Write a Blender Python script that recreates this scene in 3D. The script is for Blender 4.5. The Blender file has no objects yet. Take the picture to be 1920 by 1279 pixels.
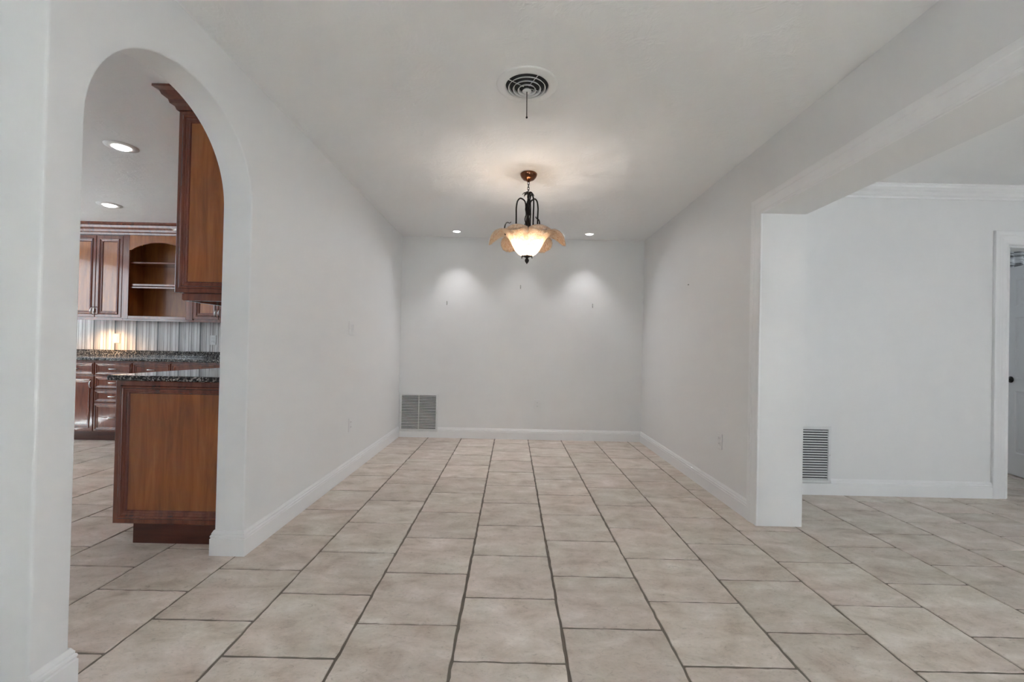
import bpy, bmesh, math, random
from mathutils import Vector, Matrix
random.seed(7)
scn = bpy.context.scene
PI = math.pi

# ------------------------------------------------------------------ camera
F_PX = 839.68
camd = bpy.data.cameras.new('camera')
camd.sensor_width = 36.0
camd.lens = 36.0 * F_PX / 1920.0
camd.shift_y = 8.4 / 1920.0
camd.clip_start = 0.02
cam = bpy.data.objects.new('camera', camd)
scn.collection.objects.link(cam)
RIGHT = Vector((0.999767723, 0.0000787849, 0.0215521416))
DOWN = Vector((0.0215506548, 0.0086471037, -0.999730362))
FWD = Vector((-0.000265127, 0.99996261, 0.0086433973))
CAM = Vector((0, 0, 1.1))
m3 = Matrix((RIGHT, -DOWN, -FWD)).transposed()
cam.matrix_world = Matrix.Translation(CAM) @ m3.to_4x4()
scn.camera = cam


def project(p):
    q = Vector(p) - CAM
    z = q.dot(FWD)
    if z < 0.02:
        return None
    return 960 + F_PX * q.dot(RIGHT) / z, 647.9 + F_PX * q.dot(DOWN) / z


# ------------------------------------------------------------------ world, daylight, exposure
scn.view_settings.view_transform = 'Standard'
scn.view_settings.look = 'None'
scn.view_settings.gamma = 1.0
scn.view_settings.use_curve_mapping = False
scn.view_settings.exposure = 0.88
scn.cycles.diffuse_bounces = 6
scn.cycles.max_bounces = 12
scn.cycles.use_light_tree = False
scn.cycles.sample_clamp_indirect = 220.0
scn.cycles.caustics_reflective = False
scn.cycles.caustics_refractive = False

world = bpy.data.worlds.new('sky')
scn.world = world
world.use_nodes = True
bg = world.node_tree.nodes['Background']
bg.inputs[0].default_value = (0.86, 0.92, 1.0, 1)
bg.inputs[1].default_value = 1.0


def area(name, loc, rot, sx, sy, power, col=(1, 1, 1), spread=PI):
    l = bpy.data.lights.new(name, 'AREA')
    l.shape = 'RECTANGLE'
    l.size, l.size_y, l.energy, l.color = sx, sy, power, col
    l.spread = spread
    o = bpy.data.objects.new(name, l)
    o.location, o.rotation_euler = loc, rot
    scn.collection.objects.link(o)
    return o


DAY = (0.82, 0.91, 1.0)
# daylight entering through the glazed front wall behind the camera, the living room side and the kitchen window
area('daylight_front', (0.3, -3.43, 1.3), (PI / 2, 0, PI), 2.4, 1.9, 28, DAY)
area('daylight_living_side', (6.43, -1.9, 1.35), (PI / 2, 0, PI / 2), 2.6, 1.7, 38, DAY)
area('daylight_kitchen', (-6.33, 3.1, 1.63), (PI / 2, 0, -PI / 2), 2.7, 1.3, 14, DAY)
area('daylight_bath', (6.23, 4.6, 1.6), (PI / 2, 0, PI / 2), 0.9, 0.9, 4, DAY)

sun = bpy.data.lights.new('sun', 'SUN')
sun.energy = 46.0
sun.angle = 0.009
sun.color = (0.76, 0.88, 1.0)
bounce_sun_obj = bpy.data.objects.new('sun', sun)
scn.collection.objects.link(bounce_sun_obj)
bounce_sun_obj.location = (0, -8, 8)
bounce_sun_obj.rotation_euler = (math.radians(50), 0, math.radians(-27))   # added; shines through the front window so entry floor bounce brightens the ceiling


# ------------------------------------------------------------------ materials
def new_mat(name):
    m = bpy.data.materials.new(name)
    m.use_nodes = True
    nt = m.node_tree
    return m, nt, nt.nodes['Principled BSDF']


def plain(name, col, rough=0.5, metal=0.0, spec=0.5, coat=0.0):
    m, nt, b = new_mat(name)
    b.inputs['Base Color'].default_value = (*col, 1)
    b.inputs['Roughness'].default_value = rough
    b.inputs['Metallic'].default_value = metal
    b.inputs['Specular IOR Level'].default_value = spec
    b.inputs['Coat Weight'].default_value = coat
    b.inputs['Coat Roughness'].default_value = 0.08
    return m


def link(nt, a, b):
    nt.links.new(a, b)


def node(nt, t, **kw):
    n = nt.nodes.new(t)
    for k, v in kw.items():
        if k in ('operation', 'blend_type', 'data_type', 'feature', 'wave_type', 'bands_direction', 'noise_dimensions', 'distance'):
            setattr(n, k, v)
        else:
            n.inputs[k.replace('_', ' ')].default_value = v
    return n


def ramp(nt, stops):
    n = nt.nodes.new('ShaderNodeValToRGB')
    e = n.color_ramp.elements
    while len(e) > 1:
        e.remove(e[-1])
    e[0].position = stops[0][0]
    e[0].color = (*stops[0][1], 1)
    for p, c in stops[1:]:
        k = e.new(p)
        k.color = (*c, 1)
    return n


def mat_paint(name, col, rough, bump, scale, spec=0.35):
    m, nt, b = new_mat(name)
    b.inputs['Roughness'].default_value = rough
    b.inputs['Specular IOR Level'].default_value = spec
    g = node(nt, 'ShaderNodeNewGeometry')
    n = node(nt, 'ShaderNodeTexNoise', Scale=scale, Detail=4.0, Roughness=0.6)
    link(nt, g.outputs['Position'], n.inputs['Vector'])
    big = node(nt, 'ShaderNodeTexNoise', Scale=0.9, Detail=3.0)
    link(nt, g.outputs['Position'], big.inputs['Vector'])
    r = ramp(nt, [(0.3, tuple(c * 0.97 for c in col)), (0.7, col)])
    link(nt, big.outputs['Fac'], r.inputs['Fac'])
    link(nt, r.outputs['Color'], b.inputs['Base Color'])
    bp = node(nt, 'ShaderNodeBump', Strength=bump, Distance=0.004)
    link(nt, n.outputs['Fac'], bp.inputs['Height'])
    link(nt, bp.outputs['Normal'], b.inputs['Normal'])
    return m


def mat_ceiling(name, col):
    m, nt, b = new_mat(name)
    b.inputs['Base Color'].default_value = (*col, 1)
    b.inputs['Roughness'].default_value = 0.75
    b.inputs['Specular IOR Level'].default_value = 0.25
    g = node(nt, 'ShaderNodeNewGeometry')
    w = node(nt, 'ShaderNodeTexNoise', Scale=7.0, Detail=6.0, Roughness=0.62, Distortion=1.2)
    link(nt, g.outputs['Position'], w.inputs['Vector'])
    r = ramp(nt, [(0.46, (0, 0, 0)), (0.60, (1, 1, 1))])
    link(nt, w.outputs['Fac'], r.inputs['Fac'])
    f = node(nt, 'ShaderNodeTexNoise', Scale=60.0, Detail=3.0)
    link(nt, g.outputs['Position'], f.inputs['Vector'])
    mul = node(nt, 'ShaderNodeMath', operation='MULTIPLY')
    link(nt, r.outputs['Color'], mul.inputs[0])
    link(nt, f.outputs['Fac'], mul.inputs[1])
    bp = node(nt, 'ShaderNodeBump', Strength=0.35, Distance=0.006)
    link(nt, mul.outputs[0], bp.inputs['Height'])
    link(nt, bp.outputs['Normal'], b.inputs['Normal'])
    return m


def mat_tile():
    m, nt, b = new_mat('travertine_porcelain')
    g = node(nt, 'ShaderNodeNewGeometry')
    oi = node(nt, 'ShaderNodeObjectInfo')
    # every tile samples its own patch of stone
    off = node(nt, 'ShaderNodeVectorMath', operation='SCALE')
    comb = node(nt, 'ShaderNodeCombineXYZ')
    link(nt, oi.outputs['Random'], comb.inputs[0])
    link(nt, oi.outputs['Random'], comb.inputs[1])
    link(nt, comb.outputs[0], off.inputs[0])
    off.inputs['Scale'].default_value = 37.0
    add = node(nt, 'ShaderNodeVectorMath', operation='ADD')
    link(nt, g.outputs['Position'], add.inputs[0])
    link(nt, off.outputs[0], add.inputs[1])
    mp = node(nt, 'ShaderNodeMapping')
    mp.inputs['Scale'].default_value = (1.0, 1.7, 1.0)
    link(nt, add.outputs[0], mp.inputs['Vector'])
    n1 = node(nt, 'ShaderNodeTexNoise', Scale=5.0, Detail=7.0, Roughness=0.62, Distortion=0.4)
    link(nt, mp.outputs[0], n1.inputs['Vector'])
    r1 = ramp(nt, [(0.30, (0.47, 0.39, 0.325)), (0.44, (0.61, 0.535, 0.465)), (0.57, (0.69, 0.62, 0.555)), (0.70, (0.80, 0.74, 0.685))])
    link(nt, n1.outputs['Fac'], r1.inputs['Fac'])
    n2 = node(nt, 'ShaderNodeTexNoise', Scale=2.2, Detail=2.0)
    link(nt, add.outputs[0], n2.inputs['Vector'])
    r2 = ramp(nt, [(0.35, (0.98, 1.0, 0.99)), (0.65, (1.0, 0.965, 0.97))])
    link(nt, n2.outputs['Fac'], r2.inputs['Fac'])
    mx = node(nt, 'ShaderNodeMix', data_type='RGBA', blend_type='MULTIPLY')
    mx.inputs[0].default_value = 1.0
    link(nt, r1.outputs['Color'], mx.inputs[6])
    link(nt, r2.outputs['Color'], mx.inputs[7])
    # dark pits and veins
    n3 = node(nt, 'ShaderNodeTexNoise', Scale=30.0, Detail=7.0, Roughness=0.75, Distortion=1.6)
    link(nt, mp.outputs[0], n3.inputs['Vector'])
    r3 = ramp(nt, [(0.30, (0.62, 0.60, 0.58)), (0.42, (0.94, 0.935, 0.93)), (0.50, (1, 1, 1)), (0.58, (1.0, 1.0, 1.0)), (0.70, (1.15, 1.15, 1.14))])
    link(nt, n3.outputs['Fac'], r3.inputs['Fac'])
    mx2 = node(nt, 'ShaderNodeMix', data_type='RGBA', blend_type='MULTIPLY')
    mx2.inputs[0].default_value = 1.0
    link(nt, mx.outputs[2], mx2.inputs[6])
    link(nt, r3.outputs['Color'], mx2.inputs[7])
    # tile to tile shade
    r4 = ramp(nt, [(0.0, (0.93, 0.92, 0.91)), (1.0, (1.06, 1.05, 1.05))])
    link(nt, oi.outputs['Random'], r4.inputs['Fac'])
    mx3 = node(nt, 'ShaderNodeMix', data_type='RGBA', blend_type='MULTIPLY')
    mx3.inputs[0].default_value = 1.0
    link(nt, mx2.outputs[2], mx3.inputs[6])
    link(nt, r4.outputs['Color'], mx3.inputs[7])
    link(nt, mx3.outputs[2], b.inputs['Base Color'])
    b.inputs['Roughness'].default_value = 0.46
    b.inputs['Specular IOR Level'].default_value = 0.35
    bp = node(nt, 'ShaderNodeBump', Strength=0.25, Distance=0.003)
    link(nt, n3.outputs['Fac'], bp.inputs['Height'])
    link(nt, bp.outputs['Normal'], b.inputs['Normal'])
    return m


def mat_wood(name, dark, mid, light, rough=0.22, axis='z', coat=0.25):
    m, nt, b = new_mat(name)
    tc = node(nt, 'ShaderNodeTexCoord')
    oi = node(nt, 'ShaderNodeObjectInfo')
    add = node(nt, 'ShaderNodeVectorMath', operation='ADD')
    link(nt, tc.outputs['Object'], add.inputs[0])
    link(nt, oi.outputs['Location'], add.inputs[1])
    mp = node(nt, 'ShaderNodeMapping')
    mp.inputs['Scale'].default_value = (9, 9, 0.9) if axis == 'z' else (0.9, 9, 9)
    link(nt, add.outputs[0], mp.inputs['Vector'])
    n = node(nt, 'ShaderNodeTexNoise', Scale=2.2, Detail=6.0, Roughness=0.6, Distortion=0.6)
    link(nt, mp.outputs[0], n.inputs['Vector'])
    r = ramp(nt, [(0.3, dark), (0.5, mid), (0.72, light)])
    link(nt, n.outputs['Fac'], r.inputs['Fac'])
    link(nt, r.outputs['Color'], b.inputs['Base Color'])
    b.inputs['Roughness'].default_value = rough
    b.inputs['Coat Weight'].default_value = coat
    b.inputs['Coat Roughness'].default_value = 0.07
    b.inputs['Coat IOR'].default_value = 1.58 if coat > 0.5 else 1.5
    return m


def mat_granite():
    m, nt, b = new_mat('speckled_granite')
    g = node(nt, 'ShaderNodeNewGeometry')
    v = node(nt, 'ShaderNodeTexVoronoi', Scale=130.0)
    link(nt, g.outputs['Position'], v.inputs['Vector'])
    n = node(nt, 'ShaderNodeTexNoise', Scale=70.0, Detail=5.0, Roughness=0.7)
    link(nt, g.outputs['Position'], n.inputs['Vector'])
    bw = node(nt, 'ShaderNodeRGBToBW')
    link(nt, v.outputs['Color'], bw.inputs[0])
    a = node(nt, 'ShaderNodeMath', operation='MULTIPLY')
    link(nt, bw.outputs[0], a.inputs[0])
    link(nt, n.outputs['Fac'], a.inputs[1])
    r = ramp(nt, [(0.12, (0.008, 0.008, 0.010)), (0.26, (0.035, 0.035, 0.04)), (0.34, (0.17, 0.165, 0.16)), (0.46, (0.42, 0.40, 0.38))])
    link(nt, a.outputs[0], r.inputs['Fac'])
    link(nt, r.outputs['Color'], b.inputs['Base Color'])
    b.inputs['Roughness'].default_value = 0.07
    b.inputs['Specular IOR Level'].default_value = 0.6
    return m


def mat_emit(name, col, strength):
    m, nt, b = new_mat(name)
    b.inputs['Base Color'].default_value = (0.8, 0.8, 0.8, 1)
    b.inputs['Emission Color'].default_value = (*col, 1)
    b.inputs['Emission Strength'].default_value = strength
    m.cycles.emission_sampling = 'NONE'
    return m


def mat_shade():
    m, nt, b = new_mat('amber_scavo_glass')
    out = nt.nodes['Material Output']
    tc = node(nt, 'ShaderNodeTexCoord')
    n = node(nt, 'ShaderNodeTexNoise', Scale=30.0, Detail=6.0, Roughness=0.68, Distortion=2.2)
    link(nt, tc.outputs['Object'], n.inputs['Vector'])
    r = ramp(nt, [(0.36, (0.72, 0.51, 0.36)), (0.48, (0.94, 0.78, 0.62)), (0.62, (1.0, 0.94, 0.86))])
    link(nt, n.outputs['Fac'], r.inputs['Fac'])
    bp = node(nt, 'ShaderNodeBump', Strength=0.5, Distance=0.004)
    link(nt, n.outputs['Fac'], bp.inputs['Height'])
    tr = node(nt, 'ShaderNodeBsdfTranslucent')
    dk = node(nt, 'ShaderNodeMix', data_type='RGBA', blend_type='MULTIPLY')
    dk.inputs[0].default_value = 1.0
    dk.inputs[7].default_value = (0.78, 0.755, 0.72, 1)
    link(nt, r.outputs['Color'], dk.inputs[6])
    link(nt, dk.outputs[2], tr.inputs['Color'])
    link(nt, bp.outputs['Normal'], tr.inputs['Normal'])
    link(nt, r.outputs['Color'], b.inputs['Base Color'])
    link(nt, bp.outputs['Normal'], b.inputs['Normal'])
    b.inputs['Roughness'].default_value = 0.3
    mix = node(nt, 'ShaderNodeMixShader')
    mix.inputs[0].default_value = 0.42
    link(nt, tr.outputs[0], mix.inputs[1])
    link(nt, b.outputs[0], mix.inputs[2])
    link(nt, mix.outputs[0], out.inputs['Surface'])
    return m


M = {}
M['wall'] = mat_paint('white_wall_paint', (0.80, 0.80, 0.80), 0.55, 0.05, 90.0)
M['ceil'] = mat_ceiling('textured_ceiling_paint', (0.86, 0.86, 0.86))
M['trim'] = plain('semigloss_white_trim', (0.83, 0.83, 0.835), 0.32)
M['tile'] = mat_tile()
M['grout'] = plain('brown_grout', (0.20, 0.168, 0.138), 0.95)
M['wood'] = mat_wood('cherry_wood', (0.095, 0.020, 0.009), (0.165, 0.036, 0.015), (0.23, 0.056, 0.023), coat=1.0)
M['wood_panel'] = mat_wood('cherry_wood_panel', (0.23, 0.066, 0.013), (0.33, 0.10, 0.018), (0.42, 0.14, 0.026), coat=1.0)
M['wood_inside'] = mat_wood('cherry_veneer_inside', (0.24, 0.078, 0.018), (0.34, 0.12, 0.026), (0.42, 0.16, 0.038), 0.35, coat=0.15)
M['toe'] = mat_wood('dark_cherry_toe_kick', (0.05, 0.012, 0.007), (0.08, 0.019, 0.010), (0.11, 0.028, 0.015), 0.4, 'x')
M['granite'] = mat_granite()
M['nickel'] = plain('brushed_nickel', (0.72, 0.70, 0.68), 0.2, 1.0)
M['iron'] = plain('wrought_dark_bronze', (0.022, 0.018, 0.016), 0.38, 0.7)
M['copper'] = plain('antique_copper_bronze', (0.23, 0.10, 0.055), 0.16, 1.0)
M['shade'] = mat_shade()
M['plastic'] = plain('white_plastic_plate', (0.78, 0.78, 0.78), 0.35)
M['slot'] = plain('dark_slot', (0.06, 0.06, 0.06), 0.6)
M['grille'] = plain('grille_white_enamel', (0.72, 0.72, 0.72), 0.4)
M['duct'] = plain('dark_duct', (0.035, 0.035, 0.036), 0.9)
M['ductmid'] = plain('grey_filter', (0.13, 0.13, 0.13), 0.9)
M['vent'] = plain('vent_white_enamel', (0.80, 0.80, 0.80), 0.5)
M['black'] = plain('oil_rubbed_bronze', (0.02, 0.019, 0.018), 0.35, 0.6)
M['lens'] = mat_emit('lit_lens_kitchen', (1, 0.98, 0.95), 6.0)
M['lens_warm'] = mat_emit('lit_lens_warm', (1, 0.98, 0.95), 6.0)
M['lens_puck'] = mat_emit('lit_lens_puck', (1, 0.85, 0.65), 5.0)
M['bulb'] = mat_emit('lit_bulb', (1, 0.92, 0.80), 5.0)
def mat_glass():
    m, nt, b = new_mat('window_glass')
    t = node(nt, 'ShaderNodeBsdfTransparent')
    t.inputs['Color'].default_value = (0.94, 0.97, 0.96, 1)
    gl = node(nt, 'ShaderNodeBsdfGlossy', Roughness=0.02)
    mx = node(nt, 'ShaderNodeMixShader')
    mx.inputs[0].default_value = 0.06
    link(nt, t.outputs[0], mx.inputs[1])
    link(nt, gl.outputs[0], mx.inputs[2])
    link(nt, mx.outputs[0], nt.nodes['Material Output'].inputs['Surface'])
    return m


M['glass'] = mat_glass()
for i, c in enumerate([(0.045, 0.043, 0.042), (0.66, 0.65, 0.64), (0.36, 0.34, 0.33), (0.78, 0.77, 0.76), (0.22, 0.20, 0.19), (0.52, 0.50, 0.49)]):
    M['strip%d' % i] = mat_wood('striped_stone_%d' % i, tuple(x * 0.75 for x in c), c, tuple(x * 1.2 for x in c), 0.3, 'z', 0.2)


# ------------------------------------------------------------------ mesh helpers
class MB:
    def __init__(s):
        s.v, s.f, s.sm, s.mi = [], [], [], []

    def add(s, vs, fs, smooth=False, mi=0):
        o = len(s.v)
        s.v += [tuple(p) for p in vs]
        for f in fs:
            s.f.append(tuple(i + o for i in f))
            s.sm.append(smooth)
            s.mi.append(mi)
        return s

    def box(s, x0, x1, y0, y1, z0, z1, mi=0):
        vs = [(x0, y0, z0), (x1, y0, z0), (x1, y1, z0), (x0, y1, z0), (x0, y0, z1), (x1, y0, z1), (x1, y1, z1), (x0, y1, z1)]
        return s.add(vs, [(0, 3, 2, 1), (4, 5, 6, 7), (0, 1, 5, 4), (1, 2, 6, 5), (2, 3, 7, 6), (3, 0, 4, 7)], mi=mi)

    def prism(s, poly, axis, a, b, smooth=False):
        # poly of 2-D points; axis 0: (y,z) extruded in x; 1: (x,z) extruded in y; 2: (x,y) extruded in z
        def P(p, t):
            return (t, p[0], p[1]) if axis == 0 else (p[0], t, p[1]) if axis == 1 else (p[0], p[1], t)
        n = len(poly)
        vs = [P(p, a) for p in poly] + [P(p, b) for p in poly]
        s.add(vs, [tuple(range(n - 1, -1, -1)), tuple(range(n, 2 * n))])
        s.add(vs, [(i, (i + 1) % n, n + (i + 1) % n, n + i) for i in range(n)], smooth)
        return s

    def lathe(s, prof, segs=24, c=(0, 0, 0), smooth=True):
        vs, fs = [], []
        for r, z in prof:
            for i in range(segs):
                a = 2 * PI * i / segs
                vs.append((c[0] + r * math.cos(a), c[1] + r * math.sin(a), c[2] + z))
        for j in range(len(prof) - 1):
            for i in range(segs):
                k = (i + 1) % segs
                fs.append((j * segs + i, j * segs + k, (j + 1) * segs + k, (j + 1) * segs + i))
        return s.add(vs, fs, smooth)

    def tube(s, path, rad, segs=8, caps=True):
        path = [Vector(p) for p in path]
        n = len(path)
        vs, fs = [], []
        up = Vector((0.3, 0.2, 1)).normalized()
        for i, p in enumerate(path):
            d = (path[min(i + 1, n - 1)] - path[max(i - 1, 0)]).normalized()
            a = d.cross(up)
            if a.length < 1e-4:
                a = d.cross(Vector((1, 0, 0)))
            a.normalize()
            b = d.cross(a)
            up = -a.cross(d).normalized() if False else up
            r = rad(i / (n - 1)) if callable(rad) else rad
            for k in range(segs):
                t = 2 * PI * k / segs
                vs.append(p + (a * math.cos(t) + b * math.sin(t)) * r)
        for i in range(n - 1):
            for k in range(segs):
                q = (k + 1) % segs
                fs.append((i * segs + k, i * segs + q, (i + 1) * segs + q, (i + 1) * segs + k))
        if caps:
            fs.append(tuple(range(segs - 1, -1, -1)))
            fs.append(tuple((n - 1) * segs + k for k in range(segs)))
        return s.add(vs, fs, True)

    def rings(s, x0, x1, z0, z1, y, loops, close=False, back=False):
        # concentric rectangles in an x-z plane facing -y; loops of (inset, depth towards +y)
        L = []
        vs = []
        for ins, d in loops:
            vs += [(x0 + ins, y + d, z0 + ins), (x1 - ins, y + d, z0 + ins), (x1 - ins, y + d, z1 - ins), (x0 + ins, y + d, z1 - ins)]
        fs = []
        for j in range(len(loops) - 1):
            for i in range(4):
                k = (i + 1) % 4
                fs.append((j * 4 + i, j * 4 + k, j * 4 + 4 + k, j * 4 + 4 + i))
        if close:
            e = (len(loops) - 1) * 4
            fs.append((e, e + 1, e + 2, e + 3))
        if back:
            fs.append((3, 2, 1, 0))
        return s.add(vs, fs)

    def sweep(s, prof, frames, closed_prof=True):
        # frames: function list mapping (u,w) -> point ; prof list of (u,w)
        n = len(prof)
        vs = [fr(u, w) for fr in frames for u, w in prof]
        fs = []
        for j in range(len(frames) - 1):
            for i in range(n if closed_prof else n - 1):
                k = (i + 1) % n
                fs.append((j * n + i, j * n + k, (j + 1) * n + k, (j + 1) * n + i))
        fs.append(tuple(range(n - 1, -1, -1)))
        fs.append(tuple((len(frames) - 1) * n + i for i in range(n)))
        return s.add(vs, fs)

    def mesh(s, name, mats, bevel=0.0, bseg=2, edges=None):
        me = bpy.data.meshes.new(name)
        me.from_pydata(s.v, [], s.f)
        for p, sm, mi in zip(me.polygons, s.sm, s.mi):
            p.use_smooth = sm
            p.material_index = mi
        bm = bmesh.new()
        bm.from_mesh(me)
        bmesh.ops.remove_doubles(bm, verts=bm.verts, dist=1e-5)
        bmesh.ops.recalc_face_normals(bm, faces=bm.faces)
        if bevel > 0:
            es = [e for e in bm.edges if len(e.link_faces) == 2 and e.calc_face_angle(0) > 0.5 and (edges is None or edges(e))]
            if es:
                bmesh.ops.bevel(bm, geom=es, offset=bevel, segments=bseg, affect='EDGES', profile=0.5)
        bm.to_mesh(me)
        bm.free()
        for m in (mats if isinstance(mats, (list, tuple)) else [mats]):
            me.materials.append(M[m] if isinstance(m, str) else m)
        return me

    def build(s, name, mats, parent=None, bevel=0.0, bseg=2, edges=None, loc=None, rotz=None):
        return obj(name, s.mesh(name, mats, bevel, bseg, edges), parent, loc, rotz)


def obj(name, me, parent=None, loc=None, rotz=None):
    o = bpy.data.objects.new(name, me)
    scn.collection.objects.link(o)
    if parent is not None:
        o.parent = parent
    if loc is not None:
        o.location = loc
    if rotz is not None:
        o.rotation_euler = (0, 0, rotz)
    return o


def tag(o, label, cat, group=None):
    o['label'] = label
    o['category'] = cat
    if group:
        o['group'] = group
    return o


def thing(name, label, cat, loc=(0, 0, 0), rotz=0, group=None):
    o = bpy.data.objects.new(name, None)
    o.empty_display_size = 0.1
    scn.collection.objects.link(o)
    o.location = loc
    o.rotation_euler = (0, 0, rotz)
    return tag(o, label, cat, group)


def struct(o, label=None):
    o['kind'] = 'structure'
    if label:
        o['label'] = label
    return o


def lamp(name, kind, loc, power, col, parent=None, radius=0.03, spot=None, blend=0.5, rot=(0, 0, 0)):
    l = bpy.data.lights.new(name, kind)
    l.energy, l.color = power, col
    l.shadow_soft_size = radius
    if kind == 'SPOT':
        l.spot_size, l.spot_blend = spot, blend
    o = bpy.data.objects.new(name, l)
    scn.collection.objects.link(o)
    o.location, o.rotation_euler = loc, rot
    if parent:
        o.parent = parent
    return o


def smooth_path(pts, n=6):
    pts = [Vector(p) for p in pts]
    out = []
    for i in range(len(pts) - 1):
        p0, p1, p2, p3 = pts[max(i - 1, 0)], pts[i], pts[i + 1], pts[min(i + 2, len(pts) - 1)]
        for k in range(n):
            t = k / n
            out.append(0.5 * ((2 * p1) + (p2 - p0) * t + (2 * p0 - 5 * p1 + 4 * p2 - p3) * t * t + (3 * p1 - p0 - 3 * p2 + p3) * t ** 3))
    out.append(pts[-1])
    return out


# ------------------------------------------------------------------ dimensions of the place
XL, XR, YB, ZC = -1.376, 1.601, 5.50, 2.467
XK = -1.526           # kitchen face of the left wall
YN = 1.30             # outside corner of the left wall, near the camera
Y0, Y1 = 1.42, 2.337  # arch jambs
YP, XP, ZS = 2.885, 1.883, 2.013   # pier end, pier far side, header soffit
YR = 3.568            # living room back wall
DX0, DX1, DZ = 3.951, 4.66, 2.003  # doorway
XKL = -6.40           # kitchen window wall
XE = 6.50
YF = -3.50

# ------------------------------------------------------------------ floor
fl = struct(MB().box(-6.7, 6.8, -3.7, 5.8, -0.10, -0.004).build('floor', 'grout'), 'tan stone-look tile floor with dark recessed grout joints')
TW = 0.4066
TX0, TY0 = -0.1891, 1.7884
GAP = 0.0090


def tile_mesh(seed):
    rnd = random.Random(seed)
    hw = (TW - GAP) / 2
    n = 11
    ring = []
    for side in range(4):
        for i in range(n):
            t = -1 + 2 * i / n
            j = rnd.uniform(-0.0028, 0.0016) if i else -0.0015
            e = hw + j
            p = [(t * hw, -e), (e, t * hw), (-t * hw, e), (-e, -t * hw)][side]
            if i == 0:
                p = [(-hw + .0015, -hw + .0015), (hw - .0015, -hw + .0015), (hw - .0015, hw - .0015), (-hw + .0015, hw - .0015)][side]
            ring.append(p)
    N = len(ring)
    mb = MB()
    vs = [(x * (1 - 0.009), y * (1 - 0.009), 0.0) for x, y in ring] + [(x, y, -0.0045) for x, y in ring]
    fs = [tuple(range(N))]
    for j in range(1):
        for i in range(N):
            k = (i + 1) % N
            fs.append((j * N + i, (j + 1) * N + i, (j + 1) * N + k, j * N + k))
    mb.add(vs, fs)
    return mb


tile_mbs = [tile_mesh(s) for s in range(8)]
tile_meshes = [t.mesh('floor_tile', 'tile') for t in tile_mbs]


def seen(x, y):
    """does the camera see this floor point past the walls?"""
    q = project((x, y, 0))
    if q is None or not (-70 < q[0] < 1990 and 600 < q[1] < 1400):
        return False

    def cross_x(xc):
        return y * xc / x

    def cross_y(yc):
        return x * yc / y
    if x < XL:
        yc = cross_x(XL)
        if not (Y0 - 0.1 < yc < Y1 + 0.1):
            return False
        if y > 2.6 and x > -2.05:
            return False
    if y > YB:
        return False
    if x > XR:
        if x / y < (XP - 0.05) / YP and y > YP:
            return False
        if y > YR and not (DX0 - 0.2 < cross_y(YR) < DX1 + 0.2):
            return False
    return True


cells = []
rest = []
for k in range(-17, 18):
    cx = TX0 + (k + 0.5) * TW
    if not (-6.6 < cx < 6.7):
        continue
    for mm in range(-13, 11):
        m_ = mm + (0.5 if k % 2 == 0 else 0.0)
        cy = TY0 + (m_ + 0.5) * TW
        if not (-3.6 < cy < 5.75):
            continue
        vis = any(seen(cx + dx * TW * 0.49, cy + dy * TW * 0.49) for dx in (-1, 0, 1) for dy in (-1, 0, 1))
        (cells if vis else rest).append((cx, cy))
cells.sort(key=lambda c: c[0] ** 2 + c[1] ** 2)
rest += cells[300:]
cells = cells[:300]
rnd = random.Random(3)
for cx, cy in cells:
    o = obj('floor_tile', tile_meshes[rnd.randrange(8)], fl, (cx + rnd.uniform(-.0008, .0008), cy + rnd.uniform(-.0008, .0008), rnd.uniform(-0.0005, 0.0003)))
    o.rotation_euler = (0, 0, rnd.randrange(4) * PI / 2 + rnd.uniform(-0.002, 0.002))
rb = MB()
for cx, cy in rest:
    t = tile_mbs[rnd.randrange(8)]
    rb.add([(x + cx, y + cy, z) for x, y, z in t.v], t.f)
o = rb.build('floor_tile_field', 'tile', fl)
o['kind'] = 'stuff'

# ------------------------------------------------------------------ ceiling and walls
struct(MB().box(-6.7, 6.8, -3.7, 5.8, ZC, ZC + 0.12).build('ceiling', 'ceil'), 'flat white textured ceiling')

arch = []
ac, aa, ab, asp = (Y0 + Y1) / 2, (Y1 - Y0) / 2, 0.432, 1.80
for i in range(49):
    t = PI - PI * i / 48
    ct, st = math.cos(t), max(math.sin(t), 0.0)
    e = 2 / 2.1
    arch.append((ac + aa * math.copysign(abs(ct) ** e, ct), asp + ab * st ** e))
poly = [(YN, 0), (Y0, 0)] + arch + [(Y1, 0), (YB, 0), (YB, ZC), (YN, ZC)]
wl = MB().prism(poly, 0, XK, XL)


def bull(e):
    a, b = e.verts
    if abs(a.co.y - YN) < 1e-4 and abs(b.co.y - YN) < 1e-4 and abs(a.co.x - XL) < 1e-4 and abs(b.co.x - XL) < 1e-4:
        return True
    # soft plaster arris round the arch
    return all(abs(v.co.y - Y0) < 1e-4 or abs(v.co.y - Y1) < 1e-4 or (Y0 < v.co.y < Y1 and v.co.z > 1) for v in (a, b)) and abs(a.co.x - b.co.x) < 1e-5


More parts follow.
